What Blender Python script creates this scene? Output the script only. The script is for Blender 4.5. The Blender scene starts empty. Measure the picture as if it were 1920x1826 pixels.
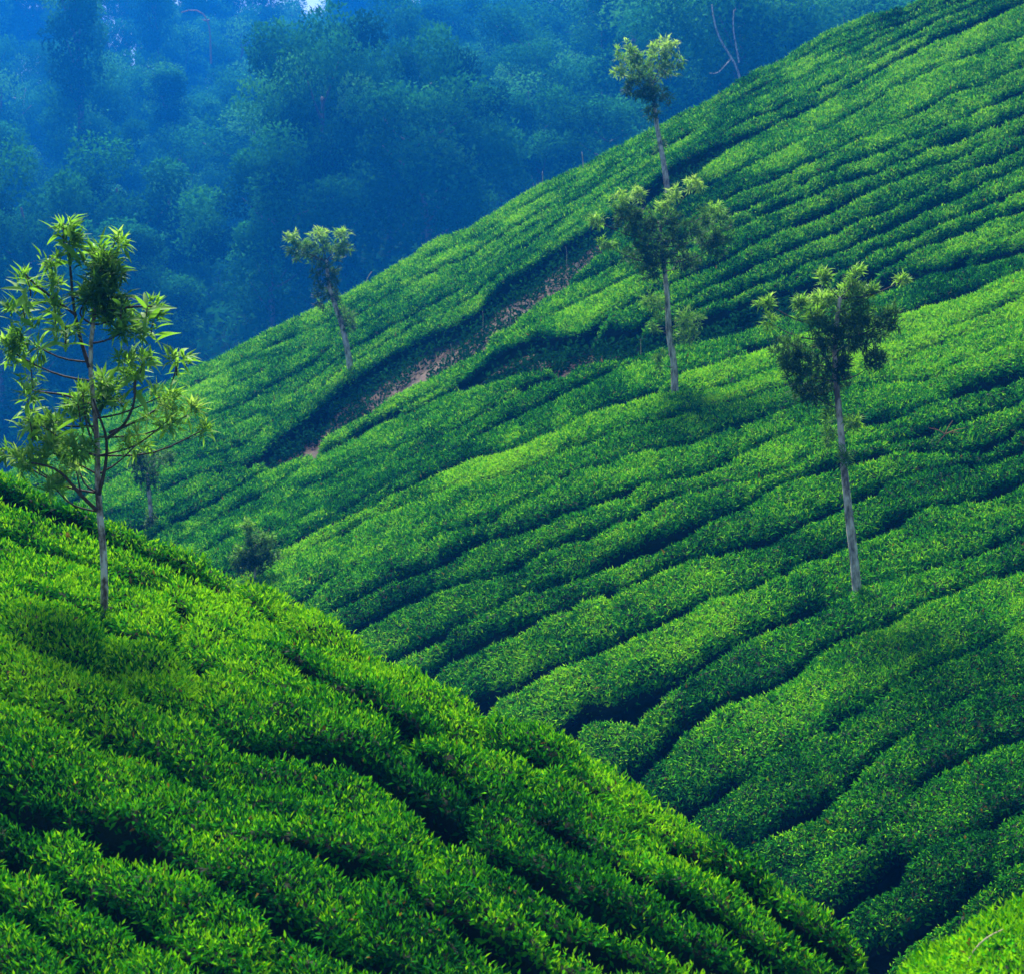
import bpy, math, random
import numpy as np
from mathutils import Vector, Matrix

random.seed(7)
rng = np.random.default_rng(7)
scene = bpy.context.scene
col = scene.collection

# ------------------------------------------------------------------ camera
FPX = 3500.0                       # focal length in photo pixels (photo 1920 x 1826)
PITCH = math.radians(6.0)          # looking slightly down
cam_d = bpy.data.cameras.new("camera")
cam = bpy.data.objects.new("camera", cam_d)
col.objects.link(cam)
cam.rotation_euler = (math.radians(90) - PITCH, 0, 0)
cam_d.sensor_fit = 'HORIZONTAL'
cam_d.sensor_width = 36.0
cam_d.lens = 36.0 * FPX / 1920.0
cam_d.clip_start = 0.1
cam_d.clip_end = 3000
cam_d.dof.use_dof = True
cam_d.dof.focus_distance = 18.0
cam_d.dof.aperture_fstop = 5.6
scene.camera = cam

# ------------------------------------------------------------------ sky, sun, exposure
SUN_EL, SUN_AZ = math.radians(50), math.radians(-12)     # azimuth clockwise from +Y (view direction): high, ahead and slightly left
world = bpy.data.worlds.new("World")
scene.world = world
world.use_nodes = True
wn = world.node_tree
bg = wn.nodes["Background"]
sky = wn.nodes.new("ShaderNodeTexSky")
sky.sky_type = 'NISHITA'
sky.sun_disc = False
sky.sun_elevation = SUN_EL
sky.sun_rotation = SUN_AZ
sky.air_density = 1.0
sky.dust_density = 1.0
wn.links.new(sky.outputs[0], bg.inputs[0])
bg.inputs[1].default_value = 0.05
sun_d = bpy.data.lights.new("sun", 'SUN')
sun_d.energy = 5.0
sun_d.angle = math.radians(20)
sun_d.color = (1.0, 0.95, 0.80)
sun = bpy.data.objects.new("sun", sun_d)
col.objects.link(sun)
sdir = Vector((math.sin(SUN_AZ) * math.cos(SUN_EL), math.cos(SUN_AZ) * math.cos(SUN_EL), math.sin(SUN_EL)))
sun.rotation_euler = (-sdir).to_track_quat('-Z', 'Y').to_euler()
vs = scene.view_settings
vs.view_transform = 'Standard'
vs.look = 'None'
vs.gamma = 1.0
vs.use_curve_mapping = False
vs.exposure = 1.95
scene.cycles.max_bounces = 6
scene.cycles.volume_bounces = 1
scene.cycles.transparent_max_bounces = 8
HAZE_COLOR = (0.006, 0.24, 0.95)
HAZE_DENSITY = 0.00095

# ------------------------------------------------------------------ helpers: geometry
CP, SP = math.cos(PITCH), math.sin(PITCH)
def unp(px, py, d):
    """point seen at photo pixel (px, py) at depth d"""
    px, py, d = np.broadcast_arrays(np.asarray(px, float), np.asarray(py, float), np.asarray(d, float))
    x = (px - 960.0) / FPX * d
    v = (913.0 - py) / FPX * d
    return np.stack([x, CP * d + SP * v, -SP * d + CP * v], -1)
def proj(P):
    d = P[..., 1] * CP - P[..., 2] * SP
    v = P[..., 1] * SP + P[..., 2] * CP
    d = np.maximum(d, 0.1)
    return 960 + P[..., 0] / d * FPX, 913 - v / d * FPX, d

class Field:
    """inverse depth of a hillside, thin plate through surveyed points"""
    def __init__(self, pts, lam=2e-4):
        p = np.array(pts, float)
        self.c = p[:, :2] / 1000.0
        n = len(p)
        A = np.zeros((n + 3, n + 3))
        A[:n, :n] = self.phi(self.c, self.c) + lam * np.eye(n)
        A[:n, n] = 1; A[:n, n + 1:] = self.c
        A[n, :n] = 1; A[n + 1:, :n] = self.c.T
        b = np.zeros(n + 3); b[:n] = 1.0 / p[:, 2]
        self.w = np.linalg.solve(A, b)
    @staticmethod
    def phi(a, b):
        r2 = ((a[:, None, :] - b[None, :, :]) ** 2).sum(-1)
        return 0.5 * r2 * np.log(r2 + 1e-9)
    def __call__(self, px, py):
        px, py = np.broadcast_arrays(np.asarray(px, float), np.asarray(py, float))
        q = np.stack([px.ravel(), py.ravel()], -1) / 1000.0
        n = len(self.c)
        v = self.phi(q, self.c) @ self.w[:n] + self.w[n] + q @ self.w[n + 1:]
        return (1.0 / np.maximum(v, 1 / 160.0)).reshape(px.shape)

def vnoise(P, seed=0):
    """smooth value noise in -1..1"""
    P = np.asarray(P, float)
    i = np.floor(P).astype(np.int64); f = P - i
    f = f * f * (3 - 2 * f)
    def h(a, b, c):
        n = (a * 374761393 + b * 668265263 + c * 2147483647 + seed * 1274126177) & 0xFFFFFFFF
        n = ((n ^ (n >> 13)) * 1274126177) & 0xFFFFFFFF
        n = ((n ^ (n >> 16)) * 2246822519) & 0xFFFFFFFF
        return ((n ^ (n >> 15)) & 0xFFFF) / 32767.5 - 1.0
    out = 0
    for dx in (0, 1):
        for dy in (0, 1):
            for dz in (0, 1):
                wx = f[..., 0] if dx else 1 - f[..., 0]
                wy = f[..., 1] if dy else 1 - f[..., 1]
                wz = f[..., 2] if dz else 1 - f[..., 2]
                out = out + wx * wy * wz * h(i[..., 0] + dx, i[..., 1] + dy, i[..., 2] + dz)
    return out
def n1(x, seed):
    x = np.asarray(x, float)
    return vnoise(np.stack([x, np.full_like(x, .5), np.full_like(x, .5)], -1), seed)

def mesh_np(name, verts, faces, mat, attrs=None, smooth=False):
    """mesh from numpy arrays; faces (n,3) or (n,4)"""
    me = bpy.data.meshes.new(name)
    verts = np.ascontiguousarray(verts, dtype=np.float32)
    faces = np.ascontiguousarray(faces, dtype=np.int32)
    nf, k = faces.shape
    me.vertices.add(len(verts)); me.vertices.foreach_set("co", verts.ravel())
    me.loops.add(nf * k); me.loops.foreach_set("vertex_index", faces.ravel())
    me.polygons.add(nf)
    me.polygons.foreach_set("loop_start", np.arange(0, nf * k, k, dtype=np.int32))
    if smooth:
        me.polygons.foreach_set("use_smooth", np.ones(nf, dtype=bool))
    for an, (dom, vals) in (attrs or {}).items():
        a = me.attributes.new(an, 'FLOAT', dom)
        a.data.foreach_set("value", np.ascontiguousarray(vals, dtype=np.float32))
    me.update(calc_edges=True)
    if mat: me.materials.append(mat)
    return me
def link(name, me, parent=None):
    o = bpy.data.objects.new(name, me)
    col.objects.link(o)
    if parent is not None: o.parent = parent
    return o
def empty(name, loc=(0, 0, 0)):
    o = bpy.data.objects.new(name, None)
    o.location = loc
    o.empty_display_size = 0.2
    col.objects.link(o)
    return o
def tag(o, label=None, cat=None, group=None, kind=None):
    if label: o["label"] = label
    if cat: o["category"] = cat
    if group: o["group"] = group
    if kind: o["kind"] = kind
    return o
def nrm(v):
    return v / np.maximum(np.linalg.norm(v, axis=-1, keepdims=True), 1e-9)

def leaf_arrays(P, T, N, L, W, tint, four=True, droop=0.12, single=False):
    """folded leaves: P base, T axis, N upper side"""
    n = len(P)
    S = nrm(np.cross(T, N)); N = np.cross(S, T)
    L = L[:, None]; W = W[:, None]
    tip = P + T * L - N * L * droop
    lf = P + T * L * .45 + S * W * .5 + N * L * .07
    rt = P + T * L * .45 - S * W * .5 + N * L * .07
    if four:
        mid = P + T * L * .5 + N * L * .0
        V = np.stack([P, rt, mid, lf, tip], 1).reshape(-1, 3)
        f = np.array([[0, 1, 2], [0, 2, 3], [1, 4, 2], [2, 4, 3]])
        F = (f[None] + (np.arange(n) * 5)[:, None, None]).reshape(-1, 3)
        return V, F, np.repeat(tint, 4)
    if single:
        V = np.stack([P + S * W * .5, P - S * W * .5, tip], 1).reshape(-1, 3)
        return V, np.arange(3 * n).reshape(-1, 3), tint
    V = np.stack([P, rt, tip, lf], 1).reshape(-1, 3)
    f = np.array([[0, 1, 2], [0, 2, 3]])
    F = (f[None] + (np.arange(n) * 4)[:, None, None]).reshape(-1, 3)
    return V, F, np.repeat(tint, 2)

def tube(path, radii, sides=8, jitter=0.0):
    path = np.array(path, float); radii = np.array(radii, float)
    n = len(path)
    tan = nrm(np.gradient(path, axis=0))
    ref = np.array([0.3, 1.0, 0.1]); V = []
    for i in range(n):
        a = nrm(np.cross(tan[i], ref)); b = np.cross(tan[i], a)
        ang = np.linspace(0, 2 * np.pi, sides, endpoint=False)
        r = radii[i] * (1 + jitter * rng.uniform(-1, 1, sides))
        V.append(path[i] + (np.cos(ang) * r)[:, None] * a + (np.sin(ang) * r)[:, None] * b)
    V = np.concatenate(V)
    F = []
    for i in range(n - 1):
        for j in range(sides):
            k = (j + 1) % sides
            F.append((i * sides + j, i * sides + k, (i + 1) * sides + k, (i + 1) * sides + j))
    V = np.concatenate([V, path[-1:] + tan[-1:] * radii[-1]])
    F = np.array(F)
    m = len(V) - 1
    cap = np.array([[(n - 1) * sides + j, (n - 1) * sides + (j + 1) % sides, m, m] for j in range(sides)])
    return V, F, cap
def tube_mesh(name, tubes, mat):
    Vs, Fs, o = [], [], 0
    for t in tubes:
        V, F, cap = tube(*t)
        F3 = np.concatenate([F[:, [0, 1, 2]], F[:, [0, 2, 3]], cap[:, :3]])
        Vs.append(V); Fs.append(F3 + o); o += len(V)
    return mesh_np(name, np.concatenate(Vs), np.concatenate(Fs), mat, smooth=True)
def smooth_path(pts, n):
    pts = np.array(pts, float)
    s = np.concatenate([[0], np.cumsum(np.linalg.norm(np.diff(pts, axis=0), axis=1))])
    t = np.linspace(0, s[-1], n)
    out = np.stack([np.interp(t, s, pts[:, k]) for k in range(pts.shape[1])], -1)
    for _ in range(2):
        out[1:-1] = (out[:-2] + 2 * out[1:-1] + out[2:]) / 4
    return out

# ------------------------------------------------------------------ helpers: materials
def new_mat(name):
    m = bpy.data.materials.new(name); m.use_nodes = True
    nt = m.node_tree; nt.nodes.clear()
    return m, nt
def leaf_mat(name, stops, rough=0.42, spec=0.35, trans=0.28, trans_gain=1.5):
    m, nt = new_mat(name)
    out = nt.nodes.new("ShaderNodeOutputMaterial")
    at = nt.nodes.new("ShaderNodeAttribute"); at.attribute_name = "tint"
    ramp = nt.nodes.new("ShaderNodeValToRGB")
    el = ramp.color_ramp.elements
    while len(el) < len(stops): el.new(0.5)
    for e, (p, c) in zip(el, stops):
        e.position = p; e.color = (*c, 1)
    nt.links.new(at.outputs["Fac"], ramp.inputs[0])
    p = nt.nodes.new("ShaderNodeBsdfPrincipled")
    p.inputs["Roughness"].default_value = rough
    p.inputs["Specular IOR Level"].default_value = spec
    nt.links.new(ramp.outputs[0], p.inputs["Base Color"])
    tr = nt.nodes.new("ShaderNodeBsdfTranslucent")
    mul = nt.nodes.new("ShaderNodeMix"); mul.data_type = 'RGBA'; mul.blend_type = 'MULTIPLY'
    mul.inputs[0].default_value = 1.0
    nt.links.new(ramp.outputs[0], mul.inputs[6])
    mul.inputs[7].default_value = (trans_gain * 1.1, trans_gain, trans_gain * .4, 1)
    nt.links.new(mul.outputs[2], tr.inputs[0])
    mx = nt.nodes.new("ShaderNodeMixShader"); mx.inputs[0].default_value = trans
    nt.links.new(p.outputs[0], mx.inputs[1]); nt.links.new(tr.outputs[0], mx.inputs[2])
    nt.links.new(mx.outputs[0], out.inputs[0])
    return m
def noise_mat(name, stops, scale, rough=0.9, bump=0.3, stretch=(1, 1, 1), detail=6, spec=0.2):
    m, nt = new_mat(name)
    out = nt.nodes.new("ShaderNodeOutputMaterial")
    tc = nt.nodes.new("ShaderNodeTexCoord")
    mp = nt.nodes.new("ShaderNodeMapping"); mp.inputs["Scale"].default_value = stretch
    nt.links.new(tc.outputs["Object"], mp.inputs[0])
    nz = nt.nodes.new("ShaderNodeTexNoise"); nz.inputs["Scale"].default_value = scale
    nz.inputs["Detail"].default_value = detail; nz.inputs["Roughness"].default_value = .65
    nt.links.new(mp.outputs[0], nz.inputs[0])
    ramp = nt.nodes.new("ShaderNodeValToRGB"); el = ramp.color_ramp.elements
    while len(el) < len(stops): el.new(0.5)
    for e, (p, c) in zip(el, stops):
        e.position = p; e.color = (*c, 1)
    nt.links.new(nz.outputs[0], ramp.inputs[0])
    p = nt.nodes.new("ShaderNodeBsdfPrincipled")
    p.inputs["Roughness"].default_value = rough
    p.inputs["Specular IOR Level"].default_value = spec
    nt.links.new(ramp.outputs[0], p.inputs["Base Color"])
    b = nt.nodes.new("ShaderNodeBump"); b.inputs["Strength"].default_value = bump; b.inputs["Distance"].default_value = .05
    nt.links.new(nz.outputs[0], b.inputs["Height"]); nt.links.new(b.outputs[0], p.inputs["Normal"])
    nt.links.new(p.outputs[0], out.inputs[0])
    return m

M_TEA = leaf_mat("tea_leaf", [(0.0, (.003, .030, .010)), (.25, (.006, .075, .014)), (.45, (.013, .150, .009)), (.65, (.040, .26, .005)),
                              (.85, (.13, .42, .004)), (.97, (.21, .47, .006)), (1.0, (.12, .085, .02))], rough=.6, spec=.0, trans=.2)
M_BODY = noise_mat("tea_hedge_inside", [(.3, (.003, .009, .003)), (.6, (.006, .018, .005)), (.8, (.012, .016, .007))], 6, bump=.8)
M_EARTH = noise_mat("red_earth", [(.30, (.020, .014, .012)), (.45, (.030, .019, .014)), (.58, (.060, .032, .020)), (.75, (.028, .03, .016))], 1.3, bump=.6)
M_FOREST_SOIL = noise_mat("forest_floor", [(.3, (.003, .012, .004)), (.55, (.005, .020, .006)), (.75, (.007, .022, .008))], .5, bump=.2, spec=0.0)
M_BARK = noise_mat("pale_bark", [(.38, (.09, .075, .055)), (.48, (.28, .255, .185)), (.60, (.54, .50, .38))], 11, bump=.5, stretch=(1, 1, .35))
M_BARK_NEAR = noise_mat("mottled_bark", [(.38, (.07, .05, .034)), (.48, (.24, .20, .145)), (.58, (.52, .48, .40))], 16, bump=.6, stretch=(1, 1, .5))
M_BARK2 = noise_mat("brown_bark", [(.30, (.05, .04, .03)), (.5, (.12, .09, .07)), (.7, (.26, .23, .20))], 9, bump=.5, stretch=(1, 1, .3))
M_TWIG = noise_mat("dark_twig_bark", [(.3, (.02, .018, .012)), (.6, (.06, .045, .03)), (.8, (.10, .08, .05))], 12, bump=.3)
M_DRY = noise_mat("dry_wood", [(.3, (.30, .22, .14)), (.6, (.48, .38, .26)), (.8, (.58, .50, .38))], 10, bump=.3)
M_REDDRY = noise_mat("rust_dry_wood", [(.3, (.16, .07, .03)), (.6, (.26, .12, .05))], 3, bump=.3)
M_OAK = leaf_mat("silver_oak_leaf", [(0.0, (.012, .045, .018)), (.4, (.030, .11, .022)), (.7, (.085, .24, .022)),
                                      (.9, (.13, .31, .05)), (1.0, (.20, .36, .11))], rough=.6, spec=.08, trans=.4)
M_FOREST = leaf_mat("forest_leaf", [(0.0, (.004, .035, .014)), (.35, (.010, .095, .026)), (.7, (.022, .18, .040)), (1.0, (.05, .26, .05))],
                    rough=.9, spec=.0, trans=.15)

# ------------------------------------------------------------------ hillsides (surveyed)
A_F = Field([(0, 1826, 9.0), (900, 1826, 9.3), (1640, 1826, 10.4), (195, 1150, 13.2), (0, 890, 15.6), (450, 1085, 14.4),
             (960, 1360, 12.7), (1400, 1605, 11.3), (500, 1450, 11.0), (0, 1300, 11.7), (0, 1560, 10.2), (900, 1600, 10.5),
             (-200, 1400, 11.3), (-200, 850, 15.9), (300, 2050, 8.0), (1200, 1740, 10.1)])
B_F = Field([(1650, 1790, 18.5), (1920, 1650, 18.2), (1920, 1400, 21.5), (1600, 1480, 21.6), (1300, 1510, 24), (1605, 1110, 28),
             (1920, 1050, 28), (1100, 1340, 27), (900, 1300, 29.5), (660, 1180, 33), (460, 1080, 36), (1000, 1000, 33),
             (1250, 900, 33.5), (1550, 800, 34.5), (1920, 700, 34.5), (1000, 812, 39), (1265, 725, 39.5), (1600, 640, 40),
             (1920, 540, 39.5), (700, 945, 40), (600, 900, 45), (800, 800, 45.5), (400, 1000, 42), (880, 740, 46.5), (1150, 680, 43),
             (1000, 625, 48), (1300, 600, 45.5), (1600, 520, 45), (1900, 450, 43.5), (1450, 400, 50), (1700, 300, 51), (1900, 200, 52),
             (1200, 500, 50), (600, 800, 52), (850, 650, 53), (1050, 500, 55), (1300, 310, 57), (1450, 230, 58), (657, 690, 57),
             (400, 800, 54), (300, 900, 49), (200, 980, 45.5), (0, 893, 60), (300, 720, 64), (600, 575, 67), (900, 412, 68),
             (1200, 252, 68), (1500, 92, 68), (1738, 0, 66), (1900, -60, 63), (1500, 1800, 19.5), (1000, 1600, 25)])

RIDGE = [(-200, 800), (0, 892), (54, 911), (108, 939), (162, 968), (206, 987), (257, 1006), (298, 1020), (339, 1031), (379, 1047),
         (422, 1069), (450, 1085), (530, 1112), (600, 1150), (660, 1187), (760, 1247), (850, 1302), (960, 1360), (1080, 1407),
         (1180, 1462), (1290, 1530), (1340, 1562), (1400, 1605), (1460, 1648), (1540, 1690), (1600, 1725), (1640, 1775), (1660, 1840), (1700, 1960)]
SKYLINE = [(-120, 960), (0, 893), (60, 856), (180, 787), (295, 722), (350, 695), (404, 668), (458, 641), (512, 611), (566, 587), (607, 573), (630, 557),
           (674, 533), (706, 516), (736, 495), (777, 476), (793, 462), (831, 441), (885, 422), (926, 400), (960, 376), (1041, 332),
           (1095, 308), (1150, 275), (1204, 251), (1258, 221), (1339, 181), (1400, 141), (1454, 116), (1495, 92), (1549, 57), (1617, 32),
           (1684, 14), (1738, -8), (1900, -90), (2050, -160)]

class Line:
    def __init__(self, pts, seed, amp=1.0):
        p = np.array([(a[0], a[1], a[2] if len(a) > 2 else 1.0) for a in pts], float)
        self.p = p; self.seed = seed; self.amp = amp; self.wmin = 0.0
    def y(self, x):
        p = self.p; x = np.asarray(x, float)
        y = np.interp(x, p[:, 0], p[:, 1])
        m0 = (p[1, 1] - p[0, 1]) / (p[1, 0] - p[0, 0]); m1 = (p[-1, 1] - p[-2, 1]) / (p[-1, 0] - p[-2, 0])
        y = np.where(x < p[0, 0], p[0, 1] + m0 * (x - p[0, 0]), y)
        y = np.where(x > p[-1, 0], p[-1, 1] + m1 * (x - p[-1, 0]), y)
        return y + self.amp * (n1(x / 46.0, self.seed) * 3.0 + n1(x / 17.0, self.seed + 50) * 1.5)
    def w(self, x):
        return np.maximum(np.interp(x, self.p[:, 0], self.p[:, 2]), self.wmin) * (1 + .5 * n1(np.asarray(x, float) / 60.0, self.seed + 99))

A_LINES = [  # bottom of the picture upwards; (x, y, how open the gap is)
    [(-150, 1900, 0), (0, 1960, 0), (200, 2100, 0)],
    [(-150, 1640), (0, 1695), (60, 1725), (120, 1772), (180, 1830), (300, 1960)],
    [(-150, 1540), (0, 1590), (43, 1606), (89, 1627), (116, 1655), (173, 1679), (244, 1714, .7), (330, 1750, .5), (400, 1785), (460, 1805), (520, 1840), (800, 2010)],
    [(-150, 1455), (0, 1500, 1.2), (41, 1516, 1.2), (81, 1530, 1.2), (130, 1543), (190, 1557, 1.4), (240, 1560, 2.2), (284, 1573, 2), (339, 1598), (406, 1627), (460, 1647),
     (520, 1700), (588, 1738, 1.6), (636, 1762), (700, 1787), (764, 1822), (900, 1890)],
    [(-150, 1330, 0), (0, 1400, 0), (200, 1480, 0), (350, 1535, .1), (470, 1563, .3), (574, 1583, .8), (636, 1603), (704, 1624), (745, 1652, 1.3), (799, 1684, 1.4),
     (859, 1711, 1.4), (921, 1749, 1.6), (959, 1771, 2), (1035, 1804, 2.6), (1120, 1835, 2.6), (1250, 1900)],
    [(-150, 1270), (0, 1310), (51, 1340), (108, 1353, 1.4), (135, 1370), (190, 1391, 1.3), (236, 1397), (270, 1412), (311, 1424), (347, 1448), (390, 1470),
     (450, 1490, .6), (510, 1505, .7), (569, 1516, 1.2), (642, 1532, 1), (720, 1572, .3), (800, 1622, .2), (900, 1668, .4), (1000, 1715, 1), (1100, 1758, 2), (1200, 1802, 2), (1350, 1870)],
    [(-150, 1150), (0, 1200), (35, 1218), (81, 1231, 1.3), (122, 1247), (250, 1305, .3), (350, 1355, .2), (447, 1388, .6), (515, 1392), (569, 1396), (648, 1418, 1.4),
     (716, 1449, 1.2), (791, 1503, 1.5), (858, 1535, 1.9), (890, 1568), (926, 1600, .8), (964, 1617), (1007, 1638), (1080, 1680, .8), (1200, 1740), (1330, 1800), (1450, 1870)],
    [(-150, 1050), (0, 1098, .6), (60, 1115, .5), (130, 1138, .3), (225, 1182, .8), (311, 1206, 1.4), (352, 1226, 1.6), (393, 1238, 1.4), (433, 1254), (493, 1284), (560, 1312, .6), (640, 1347, .5),
     (720, 1387, .7), (778, 1412), (805, 1431), (846, 1460), (900, 1490, .7), (959, 1516, .8), (1029, 1552), (1130, 1610, .8), (1250, 1680), (1380, 1760), (1500, 1840)],
    [(-150, 960), (0, 1000), (95, 1024), (190, 1065, .4), (300, 1118, .1), (433, 1178, .1), (560, 1260, .1), (710, 1335, .1), (850, 1425, .1), (1000, 1500, .1), (1200, 1610, .2), (1400, 1712, .3), (1560, 1806, .3)],
    [(-150, 890), (0, 938), (54, 950, 1.3), (110, 968), (217, 1024, .9), (271, 1047, 1.5), (325, 1068, 1.8), (379, 1090, 1.6), (433, 1111), (480, 1140, .5), (520, 1170, 1.6), (560, 1212, 1.8),
     (620, 1250, .6), (710, 1290, .6), (751, 1317), (805, 1355, 1.6), (846, 1388, 1.9), (886, 1409, 1.5), (940, 1422), (995, 1434), (1050, 1458, .8), (1100, 1487, .7), (1200, 1552, .7), (1320, 1618, 1.2),
     (1375, 1652, 2.6), (1420, 1685, 2.6), (1500, 1735, 2.6), (1560, 1778, 2.4), (1640, 1835, 2)],
    RIDGE]
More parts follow.
